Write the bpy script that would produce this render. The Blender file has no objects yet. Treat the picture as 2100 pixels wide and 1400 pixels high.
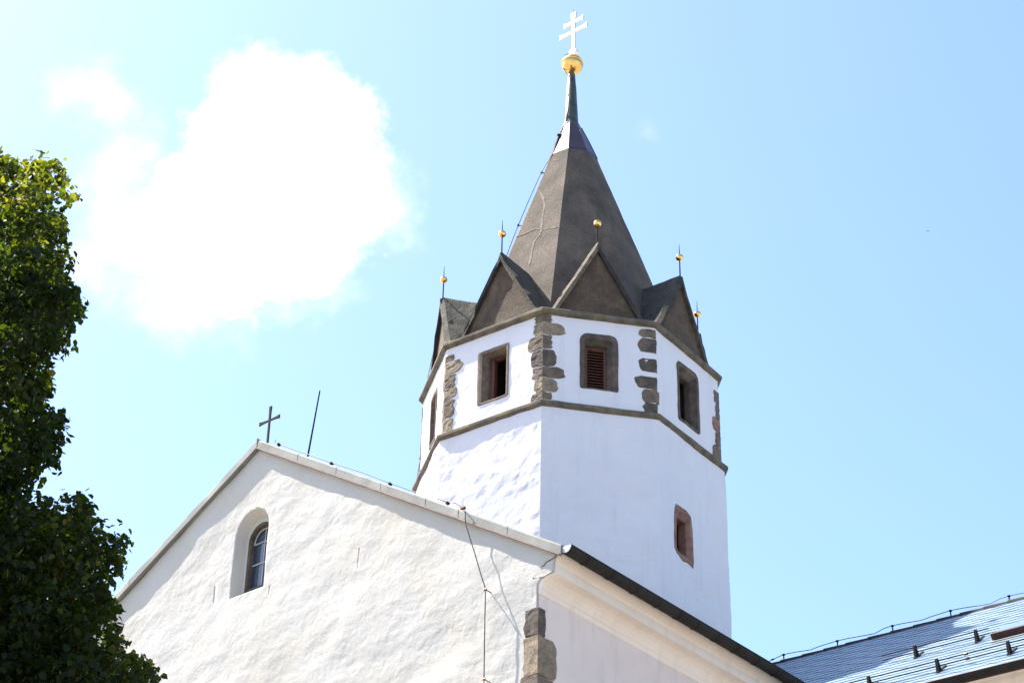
import bpy, math, random
import numpy as np
from math import sin, cos, tan, pi, radians, sqrt, atan2
from mathutils import Vector, noise as mnoise
random.seed(7); rng = np.random.default_rng(7)
S = bpy.context.scene
COL = S.collection

# ------------------------------------------------------------------ camera
FPX, PITCH, ROLL = 4220.343, 0.5652973, 0.0223876          # fitted from the photograph (2100 px wide)
CAMP = np.array([0, 0, 1.6])
FW = np.array([0, cos(PITCH), sin(PITCH)]); UP0 = np.array([0, -sin(PITCH), cos(PITCH)]); R0 = np.array([1., 0, 0])
RV = R0*cos(ROLL)+UP0*sin(ROLL); UV_ = -R0*sin(ROLL)+UP0*cos(ROLL)
cd = bpy.data.cameras.new('camera'); cam = bpy.data.objects.new('camera', cd); COL.objects.link(cam)
from mathutils import Matrix
cam.matrix_world = Matrix(((RV[0], UV_[0], -FW[0], 0), (RV[1], UV_[1], -FW[1], 0), (RV[2], UV_[2], -FW[2], 1.6), (0, 0, 0, 1)))
cd.sensor_width = 36; cd.lens = FPX/2100*36; cd.clip_start = .1; cd.clip_end = 20000
S.camera = cam

# ------------------------------------------------------------------ light and exposure
SUN_AZ, SUN_EL = radians(-66.8), radians(54.8)
SD = np.array([sin(SUN_AZ)*cos(SUN_EL), cos(SUN_AZ)*cos(SUN_EL), sin(SUN_EL)])
SUN_STR, SKY_STR, EXPO = 4.4, 0.10, 1.85
sl = bpy.data.lights.new('sun', 'SUN'); sl.energy = SUN_STR; sl.angle = radians(.5); sl.color = (1, .93, .83)
so = bpy.data.objects.new('sun', sl); COL.objects.link(so); so.location = (-20, 10, 60)
so.rotation_euler = Vector(SD).to_track_quat('Z', 'Y').to_euler()
S.view_settings.view_transform = 'Standard'; S.view_settings.look = 'None'
S.view_settings.exposure = EXPO; S.view_settings.gamma = 1; S.view_settings.use_curve_mapping = False

def ray(u, v): return FW + RV*(u-1050)/FPX - UV_*(v-700)/FPX
def nrm(a): a = np.array(a, float); return a/np.linalg.norm(a)

W = bpy.data.worlds.new('World'); S.world = W; W.use_nodes = True
nt = W.node_tree; nt.nodes.clear()
def N(nt, typ, **kw):
    n = nt.nodes.new(typ)
    for k, v in kw.items():
        if k == 'ins':
            for a, b in v.items(): n.inputs[a].default_value = b
        else: setattr(n, k, v)
    return n
def L(nt, a, b): nt.links.new(a, b)
def math_(nt, op, a, b=None, c=None, clamp=False):
    n = nt.nodes.new('ShaderNodeMath'); n.operation = op; n.use_clamp = clamp
    for i, x in enumerate((a, b, c)):
        if x is None: continue
        if isinstance(x, (int, float)): n.inputs[i].default_value = x
        else: L(nt, x, n.inputs[i])
    return n.outputs[0]
sky = N(nt, 'ShaderNodeTexSky', sky_type='NISHITA', sun_disc=False)
sky.sun_elevation = SUN_EL; sky.sun_rotation = SUN_AZ; sky.air_density = 1.0; sky.dust_density = 1.6; sky.ozone_density = 2.0
geo = N(nt, 'ShaderNodeNewGeometry')
tc = N(nt, 'ShaderNodeTexCoord')
# cumulus cloud: blobs on a plane of directions around the cloud, edges broken by noise
cdir = nrm(ray(520, 380)); ce1 = nrm(np.cross(cdir, [0, 0, 1])); ce2 = np.cross(ce1, cdir)
def dotn(v):
    n = N(nt, 'ShaderNodeVectorMath', operation='DOT_PRODUCT'); L(nt, tc.outputs['Generated'], n.inputs[0]); n.inputs[1].default_value = tuple(v); return n.outputs['Value']
dd = math_(nt, 'MAXIMUM', dotn(cdir), .05)
cx = math_(nt, 'DIVIDE', dotn(ce1), dd); cy = math_(nt, 'DIVIDE', dotn(ce2), dd)
cmb = N(nt, 'ShaderNodeCombineXYZ'); L(nt, cx, cmb.inputs[0]); L(nt, cy, cmb.inputs[1])
def nz(scale, detail, rough=.6, z=0.):
    m = N(nt, 'ShaderNodeVectorMath', operation='ADD'); L(nt, cmb.outputs[0], m.inputs[0]); m.inputs[1].default_value = (0, 0, z)
    t = N(nt, 'ShaderNodeTexNoise', ins={'Scale': scale, 'Detail': detail, 'Roughness': rough}); L(nt, m.outputs[0], t.inputs['Vector']); return t.outputs['Fac']
def c2(u, v):
    d = ray(u, v); k = d@cdir; return d@ce1/k, d@ce2/k
def field(circs):
    r = None
    for (u, v, rad) in circs:
        x, y = c2(u, v); R = rad/FPX*.95
        dx = math_(nt, 'SUBTRACT', cx, x); dy = math_(nt, 'SUBTRACT', cy, y)
        d = math_(nt, 'SQRT', math_(nt, 'ADD', math_(nt, 'MULTIPLY', dx, dx), math_(nt, 'MULTIPLY', dy, dy)))
        s = math_(nt, 'SUBTRACT', R, d)
        r = s if r is None else math_(nt, 'SMOOTH_MAX', r, s, .006)
    return r
body = field([(520, 178, 55), (600, 225, 95), (665, 250, 95), (560, 330, 165), (640, 370, 142), (470, 470, 165), (390, 480, 100), (490, 535, 85), (600, 490, 105), (718, 430, 55), (728, 452, 50)])
warp = math_(nt, 'MULTIPLY', math_(nt, 'SUBTRACT', nz(55, 9, .62), .5), .036)
bodyw = math_(nt, 'ADD', body, warp)
hard = N(nt, 'ShaderNodeMapRange', interpolation_type='SMOOTHSTEP'); L(nt, bodyw, hard.inputs[0]); hard.inputs[1].default_value = -.011; hard.inputs[2].default_value = .007
soft = N(nt, 'ShaderNodeMapRange', interpolation_type='SMOOTHSTEP')
wisp = field([(235, 235, 26), (165, 170, 14), (255, 330, 45), (170, 540, 35), (400, 600, 85), (785, 440, 30), (450, 598, 60), (625, 555, 50), (300, 480, 95)])
warp2 = math_(nt, 'MULTIPLY', math_(nt, 'SUBTRACT', nz(38, 8, .6, 4.), .5), .075)
L(nt, math_(nt, 'ADD', wisp, warp2), soft.inputs[0]); soft.inputs[1].default_value = -.022; soft.inputs[2].default_value = .036
small = N(nt, 'ShaderNodeMapRange', interpolation_type='SMOOTHSTEP')
sm = field([(1325, 268, 14)])
L(nt, math_(nt, 'ADD', sm, math_(nt, 'MULTIPLY', math_(nt, 'SUBTRACT', nz(60, 6, .6, 9.), .5), .03)), small.inputs[0]); small.inputs[1].default_value = -.006; small.inputs[2].default_value = .02; small.inputs[4].default_value = .2
alpha = math_(nt, 'MAXIMUM', hard.outputs[0], math_(nt, 'MAXIMUM', math_(nt, 'MULTIPLY', soft.outputs[0], .7), small.outputs[0]), clamp=True)
tint = N(nt, 'ShaderNodeMix', data_type='RGBA', blend_type='MULTIPLY'); tint.inputs[0].default_value = 1
L(nt, sky.outputs[0], tint.inputs[6]); tint.inputs[7].default_value = (.855, .93, 1.0, 1)
mixc = N(nt, 'ShaderNodeMix', data_type='RGBA'); L(nt, alpha, mixc.inputs[0]); L(nt, tint.outputs[2], mixc.inputs[6]); mixc.inputs[7].default_value = (5.2, 5.2, 5.2, 1)
bg = N(nt, 'ShaderNodeBackground', ins={'Strength': SKY_STR}); L(nt, mixc.outputs[2], bg.inputs[0])
wo = N(nt, 'ShaderNodeOutputWorld'); L(nt, bg.outputs[0], wo.inputs[0])

# ------------------------------------------------------------------ frames fitted from the photograph
TX, TY = 1.3380576, 38.4268461; PHI = -0.3015751
DR = {-2: -.01204, -1: -.02573, 0: -.00018, 1: -.03097, 2: -.04072, 3: .0, 4: 0., -3: .0}
DA = {-2: .17843, -1: .09737, 0: .08569, 1: .03248, 2: .05795, 3: .09, 4: .11, -3: .14}
def wrapk(k): return (k+3) % 8 - 3
def octc(k, r=3.4):
    k = wrapk(k); a = PHI+k*pi/4+DA[k]; rr = r*(1+DR[k]); return np.array([TX+rr*sin(a), TY-rr*cos(a)])
G_ = PHI-pi/8
NN = np.array([sin(G_), -cos(G_), 0]); TT = np.array([cos(G_), sin(G_), 0])   # church: outward normal of the gable, direction to its right
G0 = np.array([TX, TY, 0])+NN*8.931972
def Wd(x, y, z): return G0+TT*x-NN*y+np.array([0, 0, z])                     # church frame -> world
def hit(u, v, P, Nn): d = ray(u, v); return CAMP+d*(((P-CAMP)@Nn)/(d@Nn))
def gab(u, v, out=0): p = hit(u, v, G0+NN*out, NN)-G0; return p@TT, p[2]
def fbm(p, o=4, s=1.0):
    return mnoise.fractal(Vector((p[0]*s, p[1]*s, p[2]*s)), 1.0, 2.0, o)

# ------------------------------------------------------------------ materials
def mat(name, col, rough=.9, col2=None, col3=None, nscale=3., bump=0., bscale=20., bdist=.02, metal=0., detail=8, extra=None, spec=None, stretch=None, mixlo=.4, mixhi=.62):
    m = bpy.data.materials.new(name); m.use_nodes = True; t = m.node_tree; t.nodes.clear()
    out = N(t, 'ShaderNodeOutputMaterial'); b = N(t, 'ShaderNodeBsdfPrincipled'); L(t, b.outputs[0], out.inputs[0])
    b.inputs['Roughness'].default_value = rough; b.inputs['Metallic'].default_value = metal; b.inputs['Base Color'].default_value = (*col, 1)
    if spec is not None: b.inputs['Specular IOR Level'].default_value = spec
    co = N(t, 'ShaderNodeTexCoord'); vec = co.outputs['Object']
    if stretch:
        mp = N(t, 'ShaderNodeMapping'); mp.inputs['Scale'].default_value = stretch; L(t, vec, mp.inputs[0]); vec = mp.outputs[0]
    c = None
    if col2:
        n1 = N(t, 'ShaderNodeTexNoise', ins={'Scale': nscale, 'Detail': detail, 'Roughness': .6}); L(t, vec, n1.inputs['Vector'])
        r = N(t, 'ShaderNodeMapRange', ins={1: mixlo, 2: mixhi}); L(t, n1.outputs['Fac'], r.inputs[0])
        mx = N(t, 'ShaderNodeMix', data_type='RGBA'); mx.inputs[6].default_value = (*col, 1); mx.inputs[7].default_value = (*col2, 1); L(t, r.outputs[0], mx.inputs[0]); c = mx.outputs[2]
        if col3:
            n2 = N(t, 'ShaderNodeTexNoise', ins={'Scale': nscale*.37, 'Detail': 6, 'Roughness': .65, 'Distortion': .6}); L(t, vec, n2.inputs['Vector'])
            r2 = N(t, 'ShaderNodeMapRange', ins={1: .5, 2: .68}); L(t, n2.outputs['Fac'], r2.inputs[0])
            m2 = N(t, 'ShaderNodeMix', data_type='RGBA'); L(t, c, m2.inputs[6]); m2.inputs[7].default_value = (*col3, 1); L(t, r2.outputs[0], m2.inputs[0]); c = m2.outputs[2]
        L(t, c, b.inputs['Base Color'])
    if bump:
        n3 = N(t, 'ShaderNodeTexNoise', ins={'Scale': bscale, 'Detail': 8, 'Roughness': .65}); L(t, co.outputs['Object'], n3.inputs['Vector'])
        bp = N(t, 'ShaderNodeBump', ins={'Strength': bump, 'Distance': bdist}); L(t, n3.outputs['Fac'], bp.inputs['Height']); L(t, bp.outputs[0], b.inputs['Normal'])
    if extra: extra(t, b, co, c)
    return m
M = {}
def runs(amount):
    def f(t, b, co, c):
        mp = N(t, 'ShaderNodeMapping'); mp.inputs['Scale'].default_value = (3.2, 3.2, .28); L(t, co.outputs['Object'], mp.inputs[0])
        n = N(t, 'ShaderNodeTexNoise', ins={'Scale': 1.4, 'Detail': 7, 'Roughness': .7}); L(t, mp.outputs[0], n.inputs['Vector'])
        r = N(t, 'ShaderNodeMapRange', ins={1: .52, 2: .74, 3: 1., 4: 1-amount}); L(t, n.outputs['Fac'], r.inputs[0])
        m2 = N(t, 'ShaderNodeVectorMath', operation='SCALE'); L(t, c, m2.inputs[0]); L(t, r.outputs[0], m2.inputs['Scale'])
        L(t, m2.outputs[0], b.inputs['Base Color'])
    return f
def grit(t, b, co, c):
    # fine grain and pits of the weathered mortar
    n = N(t, 'ShaderNodeTexNoise', ins={'Scale': 26., 'Detail': 9, 'Roughness': .75}); L(t, co.outputs['Object'], n.inputs['Vector'])
    r = N(t, 'ShaderNodeMapRange', ins={1: .3, 2: .7, 3: .55, 4: 1.4}); L(t, n.outputs['Fac'], r.inputs[0])
    m2 = N(t, 'ShaderNodeVectorMath', operation='SCALE'); L(t, c, m2.inputs[0]); L(t, r.outputs[0], m2.inputs['Scale'])
    L(t, m2.outputs[0], b.inputs['Base Color'])
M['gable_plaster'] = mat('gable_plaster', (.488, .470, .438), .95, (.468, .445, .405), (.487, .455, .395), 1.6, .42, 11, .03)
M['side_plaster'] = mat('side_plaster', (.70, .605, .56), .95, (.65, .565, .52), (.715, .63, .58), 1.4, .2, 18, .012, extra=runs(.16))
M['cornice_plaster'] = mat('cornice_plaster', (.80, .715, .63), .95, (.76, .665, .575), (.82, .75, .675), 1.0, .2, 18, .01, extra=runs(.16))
M['limewash'] = mat('limewash', (.665, .66, .69), .95, (.645, .64, .68), (.63, .635, .67), 1.5, .5, 16, .012, extra=runs(.10))
M['stone'] = mat('stone', (.155, .118, .088), .95, (.10, .078, .06), (.20, .15, .108), 6., .7, 45, .02, extra=grit)
M['stone_dark'] = mat('stone_dark', (.10, .078, .062), .95, (.06, .05, .042), (.15, .115, .09), 6., .7, 45, .02, extra=grit)
M['stone_red'] = mat('stone_red', (.25, .13, .095), .95, (.15, .085, .066), (.30, .19, .14), 7., .7, 40, .02)
M['stone_tan'] = mat('stone_tan', (.27, .22, .155), .95, (.18, .145, .105), (.33, .24, .165), 6., .9, 55, .03, extra=grit)
M['moss_stone'] = mat('moss_stone', (.15, .125, .095), .95, (.085, .075, .06), (.19, .16, .085), 5., .7, 40, .02)
M['spire'] = mat('spire_mortar', (.135, .103, .076), .95, (.070, .056, .044), (.048, .040, .033), 1.9, 1., 38, .04, extra=grit, stretch=(1, 1, .6), mixlo=.35, mixhi=.65)
M['repair'] = mat('mortar_repair', (.15, .132, .11), .95, (.10, .086, .07), None, 8., .4, 40, .01)
M['gable_mortar'] = mat('dormer_mortar', (.105, .074, .050), .95, (.068, .049, .035), (.145, .105, .072), 3.5, .9, 34, .035, extra=grit)
M['roof_slab'] = mat('mossy_slab', (.038, .032, .025), .9, (.02, .018, .015), (.075, .072, .038), 4., .9, 22, .05, extra=grit)
M['slab_moss'] = mat('lichened_slab', (.085, .078, .05), .9, (.045, .04, .03), (.14, .135, .11), 3.5, .9, 22, .05, extra=grit)
M['roof_edge'] = mat('slab_edge', (.15, .12, .085), .95, (.09, .072, .053), (.19, .155, .11), 6., .8, 35, .03, extra=grit)
M['cap_metal'] = mat('sheet_copper_dark', (.11, .075, .085), .38, (.085, .06, .07), None, 2., .05, 8, .01, metal=.85)
M['pole_metal'] = mat('pole_sheet', (.10, .105, .085), .38, (.06, .062, .052), (.15, .15, .11), 5., .1, 12, .01, metal=.8)
M['gold'] = mat('gilding', (.95, .62, .22), .2, (.80, .46, .13), None, 9., .08, 30, .004, metal=1.)
M['gold_pale'] = mat('pale_gilding', (1.0, .76, .50), .3, (.92, .70, .46), None, 9., .05, 30, .004, metal=1.)
M['iron'] = mat('dark_iron', (.016, .011, .011), .8, (.024, .016, .014), None, 12., .1, 60, .003, spec=.15)
M['wire'] = mat('wire_metal', (.045, .04, .04), .6, (.07, .055, .05), None, 10., metal=.3)
M['copper'] = mat('old_copper_clamp', (.30, .12, .07), .5, (.2, .07, .045), None, 20., metal=.6)
M['zinc'] = mat('zinc_sheet', (.195, .197, .185), .75, (.155, .157, .145), (.225, .222, .208), 3., .25, 5, .02, metal=.1)
M['drip'] = mat('verge_drip', (.32, .22, .17), .7, (.22, .15, .12), None, 8.)
M['gutter'] = mat('gutter_sheet', (.03, .027, .024), .7, (.02, .018, .016), None, 4., .1, 10, .004, spec=.15)
M['gutter_end'] = mat('gutter_end_sheet', (.45, .44, .41), .55, (.36, .36, .33), None, 5., metal=.4)
M['tile'] = mat('roof_tiles', (.10, .05, .035), .85, (.07, .04, .03), None, 6.)
M['wood_red'] = mat('shutter_wood', (.13, .045, .028), .7, (.085, .03, .02), None, 12., .3, 30, .005, stretch=(1, 1, .2))
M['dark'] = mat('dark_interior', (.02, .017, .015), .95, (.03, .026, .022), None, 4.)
M['slate'] = mat('slates', (.125, .20, .275), .43, (.085, .15, .215), (.165, .235, .30), 3.2, .06, 6, .006, spec=1.)
M['ridge'] = mat('ridge_tiles', (.036, .024, .032), .8, (.026, .018, .024), None, 6., spec=.2)
M['redsheet'] = mat('red_sheet', (.055, .014, .011), .6, (.035, .009, .008), None, 5.)
M['bark'] = mat('bark', (.04, .03, .022), .95, (.022, .017, .013), None, 9., .9, 18, .04, stretch=(1, 1, .25))
M['paving'] = mat('paving', (.26, .235, .20), .9, (.21, .19, .16), (.30, .27, .235), .6, .3, 4, .02)
def glassx(t, b, co, c): pass
M['glass'] = mat('window_glass', (.03, .045, .075), .06, None, spec=1.0)
M['glare'] = mat('reflective_pane', (.75, .85, .92), .12, None, metal=.9)
M['lead'] = mat('window_bars', (.5, .5, .48), .6, (.4, .4, .38), None, 9.)
M['curtain'] = mat('blue_film', (.05, .075, .14), .25, (.045, .07, .13), None, 3., spec=.8)
# leaves: diffuse with light passing through
def leafmat():
    m = bpy.data.materials.new('lime_leaf'); m.use_nodes = True; t = m.node_tree; t.nodes.clear()
    out = N(t, 'ShaderNodeOutputMaterial'); b = N(t, 'ShaderNodeBsdfPrincipled', ins={'Roughness': .6, 'Specular IOR Level': .22}); tr = N(t, 'ShaderNodeBsdfTranslucent'); mx = N(t, 'ShaderNodeMixShader', ins={0: .36})
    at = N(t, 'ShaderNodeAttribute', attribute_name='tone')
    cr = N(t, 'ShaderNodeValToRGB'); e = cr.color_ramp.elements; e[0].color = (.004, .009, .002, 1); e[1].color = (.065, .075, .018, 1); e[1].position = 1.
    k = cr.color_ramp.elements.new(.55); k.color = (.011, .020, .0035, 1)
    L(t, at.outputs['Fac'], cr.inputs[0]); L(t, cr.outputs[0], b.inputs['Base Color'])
    hs = N(t, 'ShaderNodeMix', data_type='RGBA', blend_type='MULTIPLY'); hs.inputs[0].default_value = 1; hs.inputs[7].default_value = (7.0, 6.2, 1.3, 1); L(t, cr.outputs[0], hs.inputs[6]); L(t, hs.outputs[2], tr.inputs[0])
    L(t, b.outputs[0], mx.inputs[1]); L(t, tr.outputs[0], mx.inputs[2]); L(t, mx.outputs[0], out.inputs[0]); return m
M['leaf'] = leafmat()

# ------------------------------------------------------------------ object helpers
class MB:
    def __init__(s): s.v = []; s.f = []
    def add(s, vs, fs): o = len(s.v); s.v += [tuple(map(float, p)) for p in vs]; s.f += [tuple(i+o for i in f) for f in fs]; return s
    def loft(s, loops, closed=True, cap=True, ring=False):
        n = len(loops[0]); vs = [p for l in loops for p in l]; fs = []
        m = len(loops)
        for j in range(m-1 if not ring else m):
            a = j*n; b = ((j+1) % m)*n
            for i in range(n if closed else n-1):
                i2 = (i+1) % n; fs.append((a+i, a+i2, b+i2, b+i))
        if cap and closed and not ring: fs.append(tuple(range(n-1, -1, -1))); fs.append(tuple((m-1)*n+i for i in range(n)))
        return s.add(vs, fs)
    def box(s, o, ax, ay, az, lo, hi):
        o = np.array(o, float); c = []
        for z in (lo[2], hi[2]):
            for x, y in ((lo[0], lo[1]), (hi[0], lo[1]), (hi[0], hi[1]), (lo[0], hi[1])): c.append(o+np.array(ax)*x+np.array(ay)*y+np.array(az)*z)
        return s.add(c, [(0, 3, 2, 1), (4, 5, 6, 7), (0, 1, 5, 4), (1, 2, 6, 5), (2, 3, 7, 6), (3, 0, 4, 7)])
    def tube(s, pts, r, n=8, cap=True):
        pts = [np.array(p, float) for p in pts]; rs = r if isinstance(r, (list, tuple)) else [r]*len(pts); loops = []
        up = np.array([0, 0, 1.]) if abs(nrm(pts[-1]-pts[0])[2]) < .9 else np.array([1., 0, 0])
        for i, p in enumerate(pts):
            d = nrm(pts[min(i+1, len(pts)-1)]-pts[max(i-1, 0)]); a = nrm(np.cross(d, up)); b = np.cross(a, d)
            loops.append([p+(a*cos(2*pi*k/n)+b*sin(2*pi*k/n))*rs[i] for k in range(n)])
        return s.loft(loops, cap=cap)
    def lathe(s, o, prof, n=24, cap=True):
        o = np.array(o, float)
        return s.loft([[o+np.array([r*cos(2*pi*k/n), r*sin(2*pi*k/n), z]) for k in range(n)] for r, z in prof], cap=cap)
    def build(s, name, m, parent=None, smooth=False, loc=None):
        base = np.array(parent.location if parent is not None and loc is None else (loc if loc is not None else (0, 0, 0)), float)
        if parent is not None and parent.get('_base') is not None: base = np.array(list(parent['_base']))
        me = bpy.data.meshes.new(name); me.from_pydata([tuple(np.array(p)-base) for p in s.v], [], s.f); me.update()
        import bmesh
        bm = bmesh.new(); bm.from_mesh(me); bmesh.ops.recalc_face_normals(bm, faces=bm.faces); bm.to_mesh(me); bm.free()
        me.materials.append(M[m] if isinstance(m, str) else m)
        if smooth: me.polygons.foreach_set('use_smooth', [True]*len(me.polygons))
        o = bpy.data.objects.new(name, me); COL.objects.link(o)
        if parent is not None: o.parent = parent
        else: o.location = tuple(base)
        o['_base'] = list(base)
        return o
def tag(o, label, cat, group=None):
    o['label'] = label; o['category'] = cat
    if group: o['group'] = group
    return o
def thing(name, label, cat, loc, group=None):
    o = bpy.data.objects.new(name, None); COL.objects.link(o); o.location = tuple(map(float, loc)); o.empty_display_size = .3
    o['_base'] = [float(x) for x in loc]; return tag(o, label, cat, group)
def boolean(o, cutters):
    for i, c in enumerate(cutters):
        m = o.modifiers.new('cut', 'BOOLEAN'); m.operation = 'DIFFERENCE'; m.solver = 'EXACT'; m.object = c
        try: m.material_mode = 'TRANSFER'
        except Exception: pass
    bpy.context.view_layer.update()
    dg = bpy.context.evaluated_depsgraph_get(); me = bpy.data.meshes.new_from_object(o.evaluated_get(dg))
    o.modifiers.clear(); old = o.data; o.data = me
    for c in cutters: cm = c.data; bpy.data.objects.remove(c); bpy.data.meshes.remove(cm)
    return o

# ------------------------------------------------------------------ ground
g = MB(); g.add([(-900, -900, 0), (900, -900, 0), (900, 900, 0), (-900, 900, 0)], [(0, 1, 2, 3)])
go = g.build('ground', 'paving'); go['kind'] = 'structure'

# ================================================================== church nave
APEX, SL = 19.33, .606
XW = 6.29
church = thing('church_nave', 'cream plastered church nave with a tall pointed gable wall in front of the tower', 'church', Wd(0, 0, 0))
def xr(z):   # right outline of the gable wall, following the eaves cornice
    pts = [(14.70, 6.29), (14.77, 6.29), (14.85, 6.30), (14.90, 6.34), (14.94, 6.43), (14.955, 6.60), (15.11, 6.612), (15.2, 6.64), (15.30, 6.68), (16, 6.68)]
    if z <= pts[0][0]: return 6.29
    for (a, xa), (b, xb) in zip(pts, pts[1:]):
        if z <= b: return xa+(xb-xa)*(z-a)/(b-a)
    return 6.68
def wave(x, z):
    d = mnoise.fractal(Vector((x*.55, 3.1, z*.75)), 1., 2., 3)*.024
    d += mnoise.fractal(Vector((x*1.9+z*.9, 7.7, z*3.2-x*.8)), 1., 2., 4)*.0072
    d += mnoise.fractal(Vector((x*5.5, 1.7, z*9)), 1., 2., 2)*.0030
    return d
xs = list(np.linspace(-6.62, 6.0, 250))+[None]*9
NR = 170; loopsF = []; loopsB = []
for j in range(NR+1):
    row = []; rb = []
    for i, x in enumerate(xs):
        fr = 0
        if x is None: fr = (i-249)/9.
        xn = x if x is not None else 6.0+fr*.5
        zt = APEX-SL*abs(xn)-.02
        z = 0. if j == 0 else 11.8+(zt-11.8)*(j-1)/(NR-1)
        X = x if x is not None else 6.0+fr*(xr(z)-6.0)
        if x is None: zt = APEX-SL*abs(X)-.02; z = 0. if j == 0 else 11.8+(zt-11.8)*(j-1)/(NR-1); X = 6.0+fr*(xr(z)-6.0)
        d = wave(X, z)
        if X > 6.1: d *= max(0, 1-(X-6.1)/.25)**.5 if X < 6.35 else 0
        row.append(Wd(X, -d, z)); rb.append(Wd(X, .62, z))
    loopsF.append(row); loopsB.append(rb)
w = MB(); nx = len(xs)
vs = [p for r in loopsF for p in r]+[p for r in loopsB for p in r]; off = nx*(NR+1); fs = []
for j in range(NR):
    for i in range(nx-1):
        a = j*nx+i; fs.append((a, a+1, a+nx+1, a+nx))
bl = [i for i in range(nx)]+[j*nx+nx-1 for j in range(1, NR+1)]+[NR*nx+i for i in range(nx-2, -1, -1)]+[j*nx for j in range(NR-1, 0, -1)]
for q in range(len(bl)): a, b = bl[q], bl[(q+1) % len(bl)]; fs.append((a, a+off, b+off, b))
fs.append(tuple(b+off for b in bl))
w.add(vs, fs)
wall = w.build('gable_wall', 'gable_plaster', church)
for p in wall.data.polygons: p.use_smooth = len(p.vertices) == 4 and abs(Vector(NN).dot(p.normal)) > .8
# arched window opening
def arch(x0, x1, zb, zs, n=14, rag=0.):
    c = (x0+x1)/2; r = (x1-x0)/2; hgt = r*1.06
    pts = [(x0, zb), (x1, zb), (x1, zb+(zs-zb)*.5), (x1, zs)]
    for k in range(1, n): a = pi*k/n; pts.append((c+r*cos(a), zs+hgt*sin(a)))
    pts += [(x0, zs), (x0, zb+(zs-zb)*.5)]
    return [(x+rag*mnoise.noise(Vector((x*4, z*4, 1))), z+rag*mnoise.noise(Vector((x*4, z*4, 5)))) for x, z in pts]
A0 = arch(-.405, .405, 16.50, 17.66, rag=.012); A1 = arch(-.34, .36, 16.62, 17.62); A2 = arch(-.30, .31, 16.66, 17.60)
def extr(poly, y): return [Wd(x, y, z) for x, z in poly]
cut = MB().loft([extr([(x+(x-0)*.06, z+(z-17.2)*.03) for x, z in A0], -.15), extr(A0, 0.0), extr(A1, .21), extr(A2, .22), extr(A2, .9)]).build('cut', 'gable_plaster', church)
# vertical slits where the plaster has split
slits = []
for (xa, za, xb, zb, wd) in ((2.60, 16.56, 2.575, 16.17, .022), (-.79, 16.95, -.79, 16.46, .010), (.575, 16.47, .55, 16.28, .012)):
    P = [(xa, za), (xb+wd*.7, (za+zb)/2-.03), (xb, zb), (xb-wd*.4, (za+zb)/2+.02)]
    slits.append(MB().loft([extr(P, -.08), extr([(p[0], p[1]) for p in P], .05)]).build('cut', 'cornice_plaster', church))
wall = boolean(wall, [cut]+slits)
win = MB().loft([extr(arch(-.31, .32, 16.65, 17.605), .222), extr(arch(-.31, .32, 16.65, 17.605), .33), extr(arch(-.235, .245, 16.72, 17.60), .335), extr(arch(-.245, .255, 16.71, 17.60), .225)], ring=True).build('window', 'stone_dark', church)
MB().loft([extr(arch(-.25, .26, 16.70, 17.60), .31), extr(arch(-.25, .26, 16.70, 17.60), .325)]).build('pane', 'glass', win)
b = MB()
ar = arch(-.225, .235, 16.73, 17.59, n=16)
b.tube([Wd(x, .298, z) for x, z in ar[3:]+[ar[0]]], .011, 6)
for zz in (17.18, 17.58): b.tube([Wd(-.23, .298, zz), Wd(.24, .298, zz)], .011, 6)
b.tube([Wd(.03, .298, 16.72), Wd(.03, .298, 17.86)], .008, 6)
b.build('glazing_bars', 'lead', win)
cb = MB().box(Wd(0, 0, 0), TT, -NN, (0, 0, 1), (-.05, .326, 16.70), (.26, .34, 17.75)); cb.build('blind', 'curtain', win)

# verge flashing along the gable
def xz(x, dz): return APEX-SL*abs(x)+dz
for sgn in (1, -1):
    v = MB(); xe = 6.79 if sgn > 0 else 6.79
    n = 90; loops = []
    for i in range(n+1):
        x = sgn*xe*i/n
        sag = .006*mnoise.noise(Vector((x*1.3, 2, sgn))) + .005*mnoise.noise(Vector((x*5, 2, sgn)))
        k = mnoise.noise(Vector((x*2.3, 9, sgn)))*.012
        zt = xz(x, .0)
        loops.append([Wd(x, -.095+k*.3, zt-.06+sag), Wd(x, -.090+k, zt+.07+sag), Wd(x, -.070, zt+.10+sag), Wd(x, .10, zt+.115+sag), Wd(x, .36, zt+.08), Wd(x, .36, zt-.01), Wd(x, .0, zt-.02), Wd(x, -.06, zt-.06)])
    v.loft(loops)
    fl = v.build('verge_flashing', 'zinc', church)
    for sx in ((1.05, 2.0, 3.05, 4.05, 4.75, 5.75) if sgn > 0 else (1.5, 3.0, 4.5, 6.0)):
        x0 = sgn*sx; j = MB(); ls = []
        for x in (x0-.012, x0+.012):
            zt = xz(x, .0); ls.append([Wd(x, -.098, zt-.062), Wd(x, -.095, zt+.07), Wd(x, -.072, zt+.104), Wd(x, .10, zt+.118), Wd(x, .10, zt+.1), Wd(x, -.05, zt+.07), Wd(x, -.08, zt+.0), Wd(x, -.09, zt-.08)])
        j.loft(ls).build('sheet_seam', 'zinc', fl)
    d = MB(); loops = []
    for i in range(n+1):
        x = sgn*(xe-.03)*i/n; zt = xz(x, 0)
        sag = .006*mnoise.noise(Vector((x*1.3, 2, sgn)))+.005*mnoise.noise(Vector((x*5, 2, sgn)))
        loops.append([Wd(x, -.100, zt-.083+sag), Wd(x, -.100, zt-.062+sag), Wd(x, -.03, zt-.062+sag), Wd(x, -.03, zt-.085+sag)])
    d.loft(loops).build('drip_edge', 'drip' if sgn > 0 else 'zinc', church)
# apex fold of the sheet
MB().box(Wd(0, 0, 0), TT, -NN, (0, 0, 1), (-.012, -.10, APEX-.06), (.012, .37, APEX+.112)).build('apex_fold', 'zinc', church)

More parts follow.
